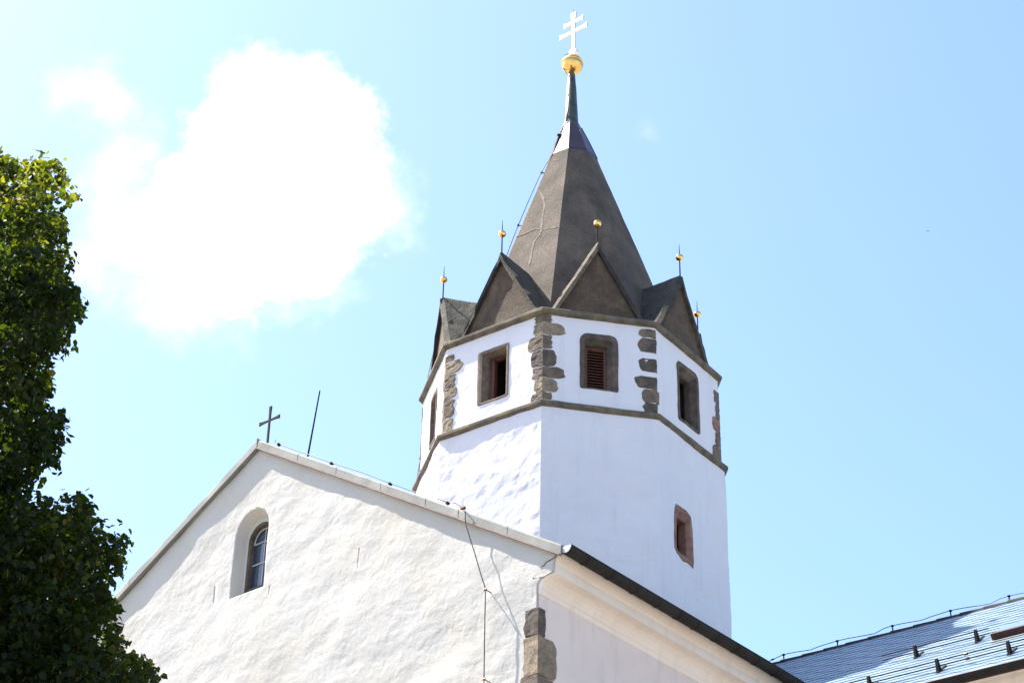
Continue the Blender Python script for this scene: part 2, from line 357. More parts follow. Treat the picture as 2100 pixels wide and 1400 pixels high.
# nave roof slopes and ridge, side walls, back wall
DEP = 19.0
for sgn in (1, -1):
    r = MB(); r.loft([[Wd(0, .02, APEX-.02), Wd(0, DEP, APEX-.02), Wd(sgn*6.86, DEP, APEX-.02-SL*6.86), Wd(sgn*6.86, .02, APEX-.02-SL*6.86)],
                      [Wd(0, .02, APEX+.075), Wd(0, DEP, APEX+.075), Wd(sgn*6.86, DEP, APEX+.075-SL*6.86), Wd(sgn*6.86, .02, APEX+.075-SL*6.86)]])
    r.build('roof', 'tile', church)
side = MB()
ny, nz_ = 120, 40
side.loft([[Wd(XW+.016+mnoise.fractal(Vector((y*.5, 11, z*.7)), 1., 2., 3)*.010*min(1, max(0, (y-.1)*2)), y, z) for y in [.006]+list(np.linspace(.03, DEP, ny))] for z in [0]+list(np.linspace(10, 14.78, nz_))], closed=False)
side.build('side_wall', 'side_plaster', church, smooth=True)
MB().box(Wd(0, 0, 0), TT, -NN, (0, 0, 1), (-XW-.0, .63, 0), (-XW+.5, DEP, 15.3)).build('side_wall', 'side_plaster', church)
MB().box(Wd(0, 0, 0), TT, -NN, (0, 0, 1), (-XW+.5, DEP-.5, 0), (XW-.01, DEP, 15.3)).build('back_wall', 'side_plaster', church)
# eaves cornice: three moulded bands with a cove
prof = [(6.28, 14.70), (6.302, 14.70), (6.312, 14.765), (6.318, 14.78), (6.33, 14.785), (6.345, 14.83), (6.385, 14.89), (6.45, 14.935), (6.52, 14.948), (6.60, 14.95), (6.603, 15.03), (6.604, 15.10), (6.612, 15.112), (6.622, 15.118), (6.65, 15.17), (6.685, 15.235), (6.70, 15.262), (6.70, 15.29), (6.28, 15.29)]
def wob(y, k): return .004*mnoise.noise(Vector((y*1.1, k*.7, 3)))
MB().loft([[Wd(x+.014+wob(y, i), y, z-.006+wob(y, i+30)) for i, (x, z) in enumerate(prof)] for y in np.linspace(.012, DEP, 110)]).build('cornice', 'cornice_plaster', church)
# gutter with closed end
gx, gz, gr = 6.862, 15.262, .105
def halfpipe(y, r, t=.008):
    ang = np.linspace(pi, 2*pi, 13); o = [(gx+r*cos(a), gz+r*1.05*sin(a)) for a in ang]; i_ = [(gx+(r-t)*cos(a), gz+(r-t)*1.05*sin(a)) for a in ang[::-1]]
    return [Wd(x, y, z) for x, z in o+i_]
gt = MB().loft([halfpipe(y, gr) for y in np.linspace(-.06, DEP, 40)]).build('gutter', 'gutter', church, smooth=False)
ang = np.linspace(pi, 2*pi, 13)
MB().loft([[Wd(gx+gr*.99*cos(a), y, gz+.012+gr*1.03*sin(a)) for a in ang] for y in (-.068, -.058)]).build('end_cap', 'gutter_end', gt)
MB().tube([Wd(gx+gr, y, gz+.003) for y in np.linspace(-.06, DEP, 12)], .010, 8).build('rim', 'gutter', gt)
for y in (.39, 1.0, 1.62, 2.23, 2.75, 3.24, 3.8, 4.36, 4.95, 5.5, 6.1, 6.7):
    ang = np.linspace(pi*.98, 2.02*pi, 14)
    MB().loft([[Wd(gx+(gr+.001)*cos(a), y+s_, gz+(gr+.001)*1.05*sin(a)) for a in ang]+[Wd(gx+(gr+.009)*cos(a), y+s_, gz+(gr+.009)*1.05*sin(a)) for a in ang[::-1]] for s_ in (-.013, .013)]).build('gutter_bracket', 'gutter', gt)
# hairline crack by the eave
MB().tube([Wd(6.33, -.006, 15.10), Wd(6.42, -.006, 15.12), Wd(6.44, -.006, 15.155), Wd(6.53, -.006, 15.17), Wd(6.60, -.006, 15.18), Wd(6.66, -.006, 15.21)], [.003, .006, .005, .007, .005, .003], 5).build('plaster_crack', 'dark', church)

# wrap-round stones on a corner: L-shaped patch following both walls
def corner_stone(P, el, er, lext, rext, z0, z1, proud, m, parent, name='quoin', seed=0, boxy=2.6, nl=None, nr=None):
    """P corner (xy), el/er unit vectors along left/right wall away from corner, nl/nr outward normals"""
    P = np.array([P[0], P[1], 0.]); rows = 12; colsL = 8; colsR = 8; loops = []
    zc = (z0+z1)/2; h = (z1-z0)/2
    nc = nrm(nl+nr)/max(.3, nrm(nl+nr)@nl)
    for j in range(rows+1):
        tt = -1+2*j/rows; tt_ = sin(tt*pi/2)
        fac = (1-min(1, abs(tt_))**boxy)**(1/boxy)
        jz = 0
        z = zc+h*tt_
        le = lext*(.55+.45*fac)*(1+.13*mnoise.noise(Vector((seed*1.7, j*.42, 2)))); re = rext*(.55+.45*fac)*(1+.13*mnoise.noise(Vector((seed*2.3, j*.42, 5))))
        if lext < .3: le = lext*(.86+.14*fac)*(1+.25*mnoise.noise(Vector((seed*1.7, j*.5, 2))))
        if rext < .3: re = rext*(.86+.14*fac)*(1+.25*mnoise.noise(Vector((seed*2.3, j*.5, 5))))
        row = []
        edge = .0 if j in (0, rows) else 1.
        for s in list(np.linspace(-1, 0, colsL+1))+list(np.linspace(0, 1, colsR+1))[1:]:
            sw = 1-abs(s)**6 if abs(s) > 0 else 1
            o = (-.03 if (edge == 0 or abs(s) == 1) else proud)+.012*mnoise.noise(Vector((seed+s*3, j*.6, 8)))
            if s < 0: p = P+el*(le*-s)+nl*o
            elif s > 0: p = P+er*(re*s)+nr*o
            else: p = P+nc*(o)
            row.append(p+np.array([0, 0, z+.018*mnoise.noise(Vector((s*1.6+seed*3.1, round(z*2)*.5, 4)))]))
        loops.append(row)
    return MB().loft(loops, closed=False).build(name, m, parent)

Pc = Wd(XW+.016, 0, 0)
for i, (z0, z1, l, r, m) in enumerate(((14.03, 14.47, .27, .18, 'stone_dark'), (13.42, 14.04, .28, .47, 'stone_tan'), (12.85, 13.425, .37, .42, 'stone'), (12.2, 12.845, .3, .5, 'stone_tan'))):
    corner_stone(Pc, -TT, -NN, l, r, z0, z1, .022, m, church, seed=i+40, boxy=4.5 if i else 1.9, nl=NN, nr=TT)

# iron cross on the gable ridge
ic = thing('roof_cross', 'dark iron cross with flared arms on the nave gable peak', 'cross', Wd(-.14, .30, APEX+.1))
def flat_bar(o, d, w0, w1, ln, th, up, mb, n=6):
    side = nrm(np.cross(d, up)); ls = []
    for i in range(n+1):
        q = i/n; wd = w0+(w1-w0)*q**2
        c = np.array(o)+np.array(d)*ln*q; ls.append([c+side*wd/2+up*th/2, c-side*wd/2+up*th/2, c-side*wd/2-up*th/2, c+side*wd/2-up*th/2])
    mb.loft(ls)
cz = Wd(-.155, .30, 20.045)
k = MB(); flat_bar(cz-np.array([0, 0, .0]), np.array([0, 0, 1.]), .04, .062, .29, .025, -NN, k); flat_bar(cz, np.array([0, 0, -1.]), .04, .042, .66, .025, -NN, k); k.build('upright', 'iron', ic)
k = MB(); flat_bar(cz+TT*.02, TT, .035, .075, .235, .022, NN, k); flat_bar(cz-TT*.02, -TT, .035, .075, .235, .022, NN, k); k.build('crossbar', 'iron', ic)
# lightning rod standing on the ridge
pb = hit(631, 936, G0-NN*1.0, NN); pt = hit(656, 801, G0-NN*1.0, NN)
lr = thing('lightning_rod', 'thin dark leaning lightning rod rising from the nave roof', 'rod', pb-np.array([0, 0, .05]))
MB().tube([pb-(pt-pb)*.35, pb, pt], [.02, .018, .013], 8).build('rod', 'iron', lr)
MB().lathe(pb-np.array([0, 0, .08]), [(.05, 0), (.045, .03), (.02, .05)], 12).build('foot', 'iron', lr)

# lightning conductor running down the verge, then down the gable wall
wp = [(566, 903), (563, 906), (572, 910), (600, 920), (640, 934), (680, 948), (740, 967), (800, 990), (850, 1008), (885, 1018), (918, 1029), (934, 1031), (950, 1042)]
lw = thing('lightning_conductor', 'thin wire clamped along the nave verge and hanging down the cream gable wall', 'wire', Wd(5.3, -.13, 13))
pts = [hit(u, v, G0+NN*.0, NN) for u, v in wp]
dn = [hit(u, v, G0+NN*.14, NN) for u, v in [(955, 1048), (954, 1062), (955, 1075), (960, 1090), (966, 1110), (974, 1135), (984, 1170), (995, 1205), (995.5, 1215), (994.5, 1260), (993.5, 1320), (992.5, 1392), (992, 1470)]]
MB().tube(pts+dn, .0085, 6).build('wire', 'wire', lw)
for u, v in ((572, 911), (680, 950), (800, 992), (918, 1031)):
    p = hit(u, v, G0+NN*.0, NN); c = MB(); c.box(p, TT, -NN, (0, 0, 1), (-.02, -.03, -.02), (.02, .03, .018)); c.tube([p+np.array([0, 0, -.01]), p+np.array([.0, 0, -.075])], .012, 6); c.build('clamp', 'iron', lw)
p = hit(950, 1041, G0+NN*.02, NN); c = MB(); c.box(p, TT, -NN, (0, 0, 1), (-.05, -.02, -.018), (.03, .03, .022)); c.tube([p+TT*.0, p+TT*.05+np.array([0, 0, -.06])+NN*.08], .016, 6); c.build('junction_clamp', 'copper', lw)
for u, v in ((995, 1208), (992.5, 1392)):
    p = hit(u, v, G0+NN*.14, NN); c = MB(); c.tube([p+NN*.02, p-NN*.2], .009, 8); c.tube([p-TT*.02, p+TT*.02], .018, 8); c.build('wall_bracket', 'copper', lw)

# ================================================================== tower
tower = thing('church_tower', 'white octagonal church tower with stone quoins, pointed dormers and a steep grey spire', 'tower', (TX, TY, 0))
R1, R2 = 3.4, 3.3176
ZL, ZU = 22.415, 24.672
def nface(k, r=3.4):
    a = octc(k, r); b_ = octc(k+1, r); e = nrm([*(b_-a), 0]); m = np.array([e[1], -e[0], 0]); return a, b_, e, m, np.linalg.norm(b_-a)
def octloop(r, z, per=1, amp=0., out=0.):
    pts = []
    for k in range(-3, 5):
        a, b_, e, m, ln = nface(k, r)
        for i in range(per):
            q = i/per; p = a*(1-q)+b_*q; P3 = np.array([*p, z])
            d = 0
            if amp:
                d = amp*(mnoise.fractal(Vector((p[0]*.9, p[1]*.9, z*1.0)), 1., 2., 3)+.5*mnoise.fractal(Vector((p[0]*3.5, p[1]*3.5, z*5)), 1., 2., 3))
                if i == 0: d *= .8
            pts.append(P3+m*d)
    return pts
def shaftwall(name, r, zs, per, amp, m='limewash'):
    return MB().loft([octloop(r, z, per if 1 else 1, amp) for z in zs]).build(name, m, tower)
sh = shaftwall('shaft_wall', R1, [0, 8, 14.5]+list(np.arange(15, ZL+.06, .10)), 26, .022)
bf = shaftwall('belfry_wall', R2, list(np.arange(ZL+.05, ZU-.02, .09))+[ZU-.02], 26, .012)
def fpt(k, r, s, z, out=0.):
    a, b_, e, m, ln = nface(k, r); return np.array([*a, 0])+e*s+m*out+np.array([0, 0, z])
def rrect(x0, x1, z0, z1, rt, rb, n=5, rag=.0, seed=0, tiltl=0.):
    """rounded rectangle outline (rt, rb: top and bottom corner radii)"""
    P = []
    def arc(cx_, cz_, r, a0):
        for i in range(n+1): a = a0+pi/2*i/n; P.append((cx_+r*cos(a), cz_+r*sin(a)))
    arc(x1-rt, z1-rt, rt, 0); arc(x0+rt, z1-rt, rt, pi/2); arc(x0+rb, z0+rb, rb, pi); arc(x1-rb, z0+rb, rb, 1.5*pi)
    Q = []
    for i in range(len(P)):
        a = P[i]; b_ = P[(i+1) % len(P)]; Q.append(a)
        dl = sqrt((a[0]-b_[0])**2+(a[1]-b_[1])**2)
        if dl > .2:
            for q in (1/6, 2/6, 3/6, 4/6, 5/6): Q.append((a[0]*(1-q)+b_[0]*q, a[1]*(1-q)+b_[1]*q))
    return [(x+rag*mnoise.noise(Vector((x*5, z*5, seed))), z+rag*mnoise.noise(Vector((x*5, z*5, seed+9)))) for x, z in Q]
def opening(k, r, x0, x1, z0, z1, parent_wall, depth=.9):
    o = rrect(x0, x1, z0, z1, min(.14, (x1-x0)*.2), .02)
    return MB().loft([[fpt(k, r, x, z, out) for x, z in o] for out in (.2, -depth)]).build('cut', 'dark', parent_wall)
# windows of the belfry: outer frame, inner opening (face coordinates, metres from the left corner)
WIN = {-2: dict(o=(.88, 1.48, 22.90, 24.18), i=(1.00, 1.34, 23.02, 24.00), rt=.10, m='stone', kind='void'),
       -1: dict(o=(.835, 1.625, 22.94, 24.225), i=(1.03, 1.53, 23.02, 24.08), rt=.05, m='stone', kind='void'),
       0: dict(o=(.765, 1.57, 22.95, 24.285), i=(.915, 1.35, 23.01, 24.04), rt=.20, m='stone_dark', kind='louvre'),
       1: dict(o=(.84, 1.70, 22.87, 24.31), i=(.97, 1.54, 22.97, 24.08), rt=.17, m='stone_dark', kind='ajar'),
       2: dict(o=(.9, 1.7, 22.93, 24.25), i=(1.08, 1.52, 23.03, 23.98), rt=.1, m='stone', kind='louvre'),
       3: dict(o=(.9, 1.7, 22.93, 24.25), i=(1.08, 1.52, 23.03, 23.98), rt=.1, m='stone', kind='louvre'),
       4: dict(o=(.7, 1.5, 22.93, 24.25), i=(.88, 1.32, 23.03, 23.98), rt=.1, m='stone', kind='louvre'),
       5: dict(o=(.8, 1.6, 22.93, 24.25), i=(.98, 1.42, 23.03, 23.98), rt=.1, m='stone', kind='louvre')}
cuts = []
for k, wn in WIN.items():
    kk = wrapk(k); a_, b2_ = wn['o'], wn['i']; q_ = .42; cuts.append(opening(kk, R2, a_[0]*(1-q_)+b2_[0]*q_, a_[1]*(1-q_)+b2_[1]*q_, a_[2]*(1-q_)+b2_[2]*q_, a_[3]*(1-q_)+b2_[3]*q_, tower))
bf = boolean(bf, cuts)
def stone_frame(k, r, o, i_, rt, m, rag=.02, seed=0, deep=.26, name='window'):
    out = rrect(*o, rt, .05, rag=rag, seed=seed); inn = rrect(*i_, .02, .012, rag=.003, seed=seed)
    n = len(out)
    def mid(q): return [(a[0]*(1-q)+b_[0]*q, a[1]*(1-q)+b_[1]*q) for a, b_ in zip(out, inn)]
    L_ = [(out, -.03), (out, .004), (mid(.06), .018), (mid(.30), .02), (mid(.58), .012), (mid(.66), -.02), (mid(.97), -.11), (inn, -.13), (inn, -deep)]
    jt = [rng.uniform(-.003, .003) for _ in range(n)]
    return MB().loft([[fpt(k, r, x, z, d+(jt[q] if 0 < li < 6 else 0)) for q, (x, z) in enumerate(lp)] for li, (lp, d) in enumerate(L_)], cap=False).build(name, m, tower)
for k, wn in WIN.items():
    kk = wrapk(k); fr = stone_frame(kk, R2, wn['o'], wn['i'], wn['rt'], wn['m'], seed=k+20)
    x0, x1, z0, z1 = wn['i']
    a, b_, e, m, ln = nface(kk, R2); O = np.array([*a, 0.])
    if wn['kind'] == 'louvre':
        f = MB(); t_ = .045
        for lo, hi in (((x0-.01, -.24, z0-.01), (x0+t_, -.17, z1)), ((x1-t_, -.24, z0-.01), (x1+.01, -.17, z1)), ((x0+t_, -.24, z1-.05), (x1-t_, -.17, z1)), ((x0+t_, -.24, z0-.01), (x1-t_, -.17, z0+.04))):
            f.box(O, e, m, (0, 0, 1), lo, hi)
        sf = f.build('shutter', 'wood_red', fr)
        s = MB(); zz = z0+.06
        while zz < z1-.08:
            lo = O+e*(x0+t_)+m*(-.165)+np.array([0, 0, zz]); ax = e*(x1-x0-2*t_); ay = m*-.07+np.array([0, 0, .055]); az = nrm(np.cross(ax, ay))*.012
            s.box(lo, ax, ay, az, (0, 0, 0), (1, 1, 1)); zz += .068
        s.build('louvre_slats', 'wood_red', sf)
    elif wn['kind'] == 'void':
        f = MB(); f.box(O, e, m, (0, 0, 1), (x0-.005, -.30, z0), (x0+.09, -.19, z1)); f.box(O, e, m, (0, 0, 1), (x0+.09, -.30, z1-.03), (x1, -.22, z1)); f.build('wooden_frame', 'wood_red', fr)
    else:
        f = MB(); f.box(O, e, m, (0, 0, 1), (x0-.005, -.28, z0), (x0+.05, -.20, z1))
        f.box(O+e*(x0+.05), nrm(e*.35-m*.9), nrm(e*.9+m*.35), (0, 0, 1), (.22, -.02, z0+.02), (.52, .02, z1-.03))
        f.build('open_shutter', 'wood_red', fr)
# small lower window on the right-hand face
def irregular(pts, n=40):
    Q = []; per = sum(sqrt((pts[i][0]-pts[i-1][0])**2+(pts[i][1]-pts[i-1][1])**2) for i in range(len(pts))); step = per/n
    # resample evenly
    seg = [(pts[i], pts[(i+1) % len(pts)]) for i in range(len(pts))]; d = 0; i = 0; acc = 0
    lens = [sqrt((a[0]-b_[0])**2+(a[1]-b_[1])**2) for a, b_ in seg]
    for q in range(n):
        tgt = q*per/n
        while acc+lens[i] < tgt: acc += lens[i]; i += 1
        u = (tgt-acc)/lens[i]; a, b_ = seg[i]; Q.append((a[0]*(1-u)+b_[0]*u, a[1]*(1-u)+b_[1]*u))
    return Q
oo = [(.52, 20.66), (.56, 20.74), (.95, 20.77), (1.12, 20.70), (1.17, 20.40), (1.18, 19.66), (1.16, 19.56), (.95, 19.60), (.78, 19.57), (.55, 19.66), (.48, 19.74), (.50, 20.2)]
ii = [(.62, 20.48), (.64, 20.50), (.84, 20.50), (1.00, 20.50), (1.00, 20.35), (1.00, 19.80), (1.00, 19.78), (.86, 19.76), (.80, 19.76), (.64, 19.76), (.62, 19.78), (.62, 20.2)]
ls = []
for q, d in ((0, -.03), (0, .006), (.08, .02), (.45, .018), (.55, .01), (.95, -.04), (1, -.05), (1, -.22)):
    P = [(a[0]*(1-q)+b_[0]*q, a[1]*(1-q)+b_[1]*q) for a, b_ in zip(oo, ii)]
    lp = []
    for i in range(12):
        a, b_ = P[i], P[(i+1) % 12]
        for w_ in (0, .33, .66):
            x, z = a[0]*(1-w_)+b_[0]*w_, a[1]*(1-w_)+b_[1]*w_; rg = .012*(1-q)
            lp.append(fpt(1, R1, x+rg*mnoise.noise(Vector((x*9, z*9, 1))), z+rg*mnoise.noise(Vector((x*9, z*9, 4))), d))
    ls.append(lp)
PQ = [(a[0]*.5+b_[0]*.5, a[1]*.5+b_[1]*.5) for a, b_ in zip(oo, ii)]
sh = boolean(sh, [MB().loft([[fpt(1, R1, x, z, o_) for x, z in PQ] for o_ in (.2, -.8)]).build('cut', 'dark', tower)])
lwf = MB().loft(ls, cap=False).build('window', 'stone_red', tower)
lwf['label'] = 'small reddish stone window low on the shaft'

# cornices round the tower
def oct_ring(name, prof, per, m, amp=.012, seed=0.):
    loops = []
    for k in range(-3, 5):
        for i in range(per):
            q = i/per; lp = []
            for j, (r, z) in enumerate(prof):
                a = octc(k, r); b_ = octc(k+1, r); p = a*(1-q)+b_*q
                blk = mnoise.cell(Vector((k*7.3+q*5.2, seed, 0)))*.5
                dz = amp*mnoise.noise(Vector((p[0]*2.2, p[1]*2.2, seed+j*.3)))+(.008*blk if j in (1, 2, 3) else 0)
                dr = amp*.8*mnoise.noise(Vector((p[0]*3+9, p[1]*3, seed+j)))
                c = np.array([TX, TY]); u = (p-c)/np.linalg.norm(p-c); p = p+u*(dr if 0 < j < len(prof)-1 else 0)
                lp.append(np.array([p[0], p[1], z+(dz if 0 < j < len(prof)-1 else 0)]))
            loops.append(lp)
    return MB().loft(loops, ring=True, cap=False).build(name, m, tower)
oct_ring('lower_cornice', [(3.24, 22.56), (R2+.012, 22.56), (3.455, 22.505), (3.475, 22.485), (3.472, 22.43), (3.44, 22.395), (R1+.02, 22.375), (3.24, 22.37)], 22, 'moss_stone', .010, 3.)
oct_ring('upper_cornice', [(3.0, 24.76), (3.30, 24.755), (3.40, 24.73), (3.425, 24.705), (3.425, 24.655), (3.40, 24.625), (R2+.02, 24.60), (3.0, 24.60)], 22, 'moss_stone', .010, 8.)

# quoins: heights from the top down, left and right reach in metres
def quoins(k, rows, ztop, m_list):
    P = octc(k, R2); aL = octc(k-1, R2); aR = octc(k+1, R2)
    el = nrm([*(aL-P), 0]); er = nrm([*(aR-P), 0]); nl = nface(k-1, R2)[3]; nr_ = nface(k, R2)[3]
    z = ztop
    for i, (h, l, r) in enumerate(rows):
        if l or r:
            corner_stone(P, el, er, max(l, .04), max(r, .04), z-h+.006, z-.006, .014, m_list[(i*7+abs(k)) % len(m_list)], tower, seed=k*11+i+30, boxy=2.6, nl=nl, nr=nr_)
        z -= h
quoins(0, [(.19, .22, .19), (.30, .235, .49), (.345, .42, .20), (.40, .33, .31), (.27, .28, .49), (.33, .20, .33), (.28, .31, .22)], 24.60, ['stone', 'stone_dark', 'stone', 'stone_tan'])
quoins(-1, [(.17, .10, .24), (.32, .16, .47), (.32, .20, .27), (.26, .13, .33), (.46, .20, .27), (.40, .15, .24)], 24.44, ['stone_tan', 'stone'])
quoins(1, [(.22, .37, .04), (.36, .39, .05), (.13, 0, 0), (.33, .38, .06), (.10, 0, 0), (.30, .48, .05), (.32, .32, .13), (.28, .29, .05)], 24.56, ['stone_dark', 'stone'])
quoins(2, [(.30, .22, .2), (.38, .15, .3), (.34, .32, .2), (.33, .20, .3), (.42, .34, .2)], 24.30, ['stone', 'stone_red', 'stone'])
quoins(-2, [(.3, .22, .05), (.38, .15, .10), (.34, .32, .05), (.33, .20, .08), (.42, .34, .06)], 24.40, ['stone', 'stone_tan'])

# eight pointed dormers round the foot of the spire
ZG = 26.63; ZB = 24.73
for k in range(-3, 5):
    a, b_, e, m, ln = nface(k, R2)
    mid = np.array([*((a+b_)/2), 0.]); hw = ln*.42; inset = .12; mid = mid+e*(.06 if k == -1 else 0)
    O = mid-m*inset
    # front triangle (solid body running back into the spire)
    D = 2.2; f = MB(); n = 14
    tri = []
    for i in range(n+1): q = i/n; tri.append((-hw+.02+(hw-.02)*q, ZB-.02+(ZG-.14-ZB)*q))
    for i in range(1, n+1): q = i/n; tri.append(((hw-.02)*q, ZG-.16-(ZG-.14-ZB)*q))
    f.loft([[O+e*x+np.array([0, 0, z])+m*(.006*mnoise.noise(Vector((x*3, z*3, k)))) for x, z in tri], [O+e*x+np.array([0, 0, z])-m*D for x, z in tri]])
    do = f.build('dormer', 'gable_mortar', tower)
    # two stone roof slabs meeting at the ridge
    for s in (-1, 1):
        loops = []; ns = 10; nd = 18
        th = .135
        up = nrm(e*s*(ZG-ZB)+np.array([0, 0, 1])*hw)      # outward normal of the slab
        for jd in range(nd+1):
            dpt = (.08, .0)[jd] if jd < 2 else -(D)*(jd-1)/(nd-1); ch = -.06 if jd == 0 else 0.; top = []; bot = []
            for i in range(ns+1):
                q = i/ns; x = s*(hw+.03)*(1-q); z = ZB+.0+(ZG-ZB)*q
                wv = .012*mnoise.fractal(Vector((x*3+k*5, dpt*3, z*2.5)), 1., 2., 3)
                fr = (.03*mnoise.noise(Vector((z*3.3, k, s)))+.02*mnoise.noise(Vector((z*9, k, s)))) if jd == 0 else 0
                base = O+e*x+np.array([0, 0, z])+m*(dpt+fr)
                top.append(base+up*(.02+wv+ch) if q < 1 else O+m*(dpt+fr)+np.array([0, 0, ZG+.035+wv+ch]))
                bot.append(base-up*(th-.02) if q < 1 else O+m*(dpt+fr)+np.array([0, 0, ZG-.15]))
            loops.append(top+bot[::-1])
        MB().loft(loops).build('roof_slab', 'slab_moss' if (k, s) in ((-2, 1), (1, 1)) else 'roof_slab' if not (k == 0 and s == -1) else 'roof_edge', do)
    # front edge: blocks along the verge
    # finial ball on a rod: a thing that stands on the tower
    top = O+m*.02+np.array([0, 0, ZG])
    if k in (-2, -1, 0, 1, 2):
        nm = {-2: 'on the leftmost dormer peak, against the open sky', -1: 'on the dormer peak above the square headed open window', 0: 'on the dormer peak in front of the dark spire face', 1: 'on the dormer peak right of the spire foot', 2: 'half hidden behind the far right dormer slope'}[k]
        fi = thing('finial', 'small gold ball finial '+nm, 'finial', top, 'gold ball finials on the dormer peaks')
        MB().tube([top-np.array([0, 0, .12]), top+np.array([0, 0, .52]), top+np.array([0, 0, .86])], [.016, .013, .004], 8).build('rod', 'iron', fi)
        br = .085; c = top+np.array([0, 0, .50])
        MB().lathe(c, [(.012, -br)]+[(br*cos(q)*1.0, br*.92*sin(q)) for q in np.linspace(-1.35, 1.35, 15)]+[(.012, br)], 20).build('ball', 'gold', fi, smooth=True)

# spire
sp = []
ZS0, ZS1 = 24.70, 30.97
for i in range(71):
    z = ZS0+(ZS1-ZS0)*i/70; r = .597+.352*(30.97-z)
    lp = []
    for k in range(-3, 5):
        aa = octc(k, r); bb = octc(k+1, r)
        for j in range(10):
            q = j/10; p = aa*(1-q)+bb*q; d = .008*mnoise.fractal(Vector((p[0]*1.6, p[1]*1.6, z*1.6)), 1., 2., 4)
            u = (p-np.array([TX, TY])); u /= np.linalg.norm(u)+1e-6; p = p+u*d; lp.append(np.array([p[0], p[1], z]))
    sp.append(lp)
MB().loft(sp).build('spire', 'spire', tower)
def spire_hit(k, u, v, o):
    A_ = np.array([*octc(k, 2.6), 25.3]); B_ = np.array([*octc(k+1, 2.6), 25.3]); C_ = np.array([*octc(k, .6), 30.96]); n_ = nrm(np.cross(B_-A_, C_-A_)); return hit(u, v, A_+n_*o, n_), n_
def repair(k, pts, wd):
    pts = [(1020+x/3.5, 240+y/3.5) for x, y in pts]; P = []
    for a, b_ in zip(pts, pts[1:]):
        for q in (0, .33, .66): P.append((a[0]*(1-q)+b_[0]*q, a[1]*(1-q)+b_[1]*q))
    P.append(pts[-1]); lp = []
    H = [spire_hit(k, u, v, .006) for u, v in P]
    for i, (p, n_) in enumerate(H):
        d = nrm(H[min(i+1, len(H)-1)][0]-H[max(i-1, 0)][0]); sd_ = np.cross(d, n_); w_ = wd*(.6+.5*mnoise.noise(Vector((i*.7, k, wd*50))))*(.3 if i in (0, len(H)-1) else 1)
        lp.append([p-sd_*w_-n_*.03, p-sd_*w_*.6, p+sd_*w_*.6, p+sd_*w_-n_*.03])
    MB().loft(lp, closed=False).build('mortar_repair', 'repair', tower)
repair(-1, [(305, 535), (330, 580), (338, 640), (325, 700), (318, 760), (316, 812), (300, 850), (265, 890), (250, 950), (240, 1000), (228, 1065)], .075)
repair(-1, [(135, 860), (200, 835), (270, 802), (312, 805), (370, 800), (432, 790)], .04)
repair(-1, [(400, 312), (450, 305)], .03)
repair(0, [(447, 795), (540, 815), (640, 825), (735, 842), (830, 862)], .016)
repair(1, [(850, 880), (905, 915), (960, 965)], .018)
off = np.array([-.045, 0])
cp = MB(); lp = []
for r, z, o in ((.618, 30.90, 0), (.60, 31.0, 0), (.42, 31.5, .4), (.25, 31.95, .9), (.20, 32.05, 1)):
    lp.append([np.array([*(octc(k, r)+off*o), z]) for k in range(-3, 5)])
cp.loft(lp).build('spire_cap', 'cap_metal', tower)
cb_ = MB()
for k in range(-3, 5):
    cb_.tube([np.array([*(octc(k, .603)), 30.99]), np.array([*(octc(k, .424)+off*.4), 31.5]), np.array([*(octc(k, .253)+off*.9), 31.95])], .010, 6)
cb_.build('cap_seams', 'cap_metal', tower)
PB = np.array([TX-.05, TY, 0])
pl = MB().lathe(PB, [(.215, 31.98), (.212, 32.03), (.175, 32.08), (.168, 32.2), (.165, 32.24), (.118, 33.25), (.113, 33.26), (.09, 33.62), (.06, 33.70)], 24).build('spire_pole', 'pole_metal', tower, smooth=False)
for p_ in pl.data.polygons: p_.use_smooth = True
# ball and patriarchal cross: things on the pole tip
BC = np.array([TX-.03, TY, 33.93]); BR = .262
ball = thing('gilded_orb', 'large gilded orb with a raised band under the spire cross', 'orb', BC-np.array([0, 0, BR]))
MB().lathe(BC, [(.03, -BR)]+[(BR*cos(q), BR*sin(q)) for q in np.linspace(-1.45, 1.45, 25)]+[(.03, BR)], 40).build('globe', 'gold', ball, smooth=True)
MB().loft([[BC+np.array([(BR+dr)*cos(a)*cos(asn), (BR+dr)*sin(a)*cos(asn), dz+.03]) for a in np.linspace(0, 2*pi, 41)[:-1]] for asn in (0,) for dr, dz in ((-.01, -.022), (.012, -.022), (.018, 0), (.012, .022), (-.01, .022))], cap=False).build('band', 'gold', ball, smooth=True)
XC = np.array([TX, TY, 0.]); 
cr = thing('spire_cross', 'pale gilded double barred cross on top of the orb', 'cross', XC+np.array([0, 0, 34.19]))
def beam(c0, d, ln, w0, w1, th, mb, sidev, n=8):
    ls = []
    for i in range(n+1):
        q = i/n; wd = w0+(w1-w0)*max(0, (q-.6)/.4)**1.3; c = c0+d*ln*q; ls.append([c+sidev*wd/2+NN*th/2, c-sidev*wd/2+NN*th/2, c-sidev*wd/2-NN*th/2, c+sidev*wd/2-NN*th/2])
    mb.loft(ls)
Z3 = np.array([0, 0, 1.])
k = MB(); beam(XC+Z3*34.35, Z3, 1.22, .07, .155, .05, k, TT); k.build('upright', 'gold_pale', cr)
k = MB(); k.loft([[XC+TT*sx*w_+NN*sn*.05+Z3*z for sx, sn in ((-1, -1), (1, -1), (1, 1), (-1, 1))] for z, w_ in ((34.17, .05), (34.24, .06), (34.29, .11), (34.35, .10), (34.40, .045))]); k.build('foot', 'gold_pale', cr)
for zc, ln, nm in ((34.98, .42, 'lower_arm'), (35.28, .30, 'upper_arm')):
    k = MB()
    for s in (-1, 1): beam(XC+Z3*zc+TT*s*.04, TT*s, ln-.04, .065, .15, .045, k, Z3)
    k.build(nm, 'gold_pale', cr)
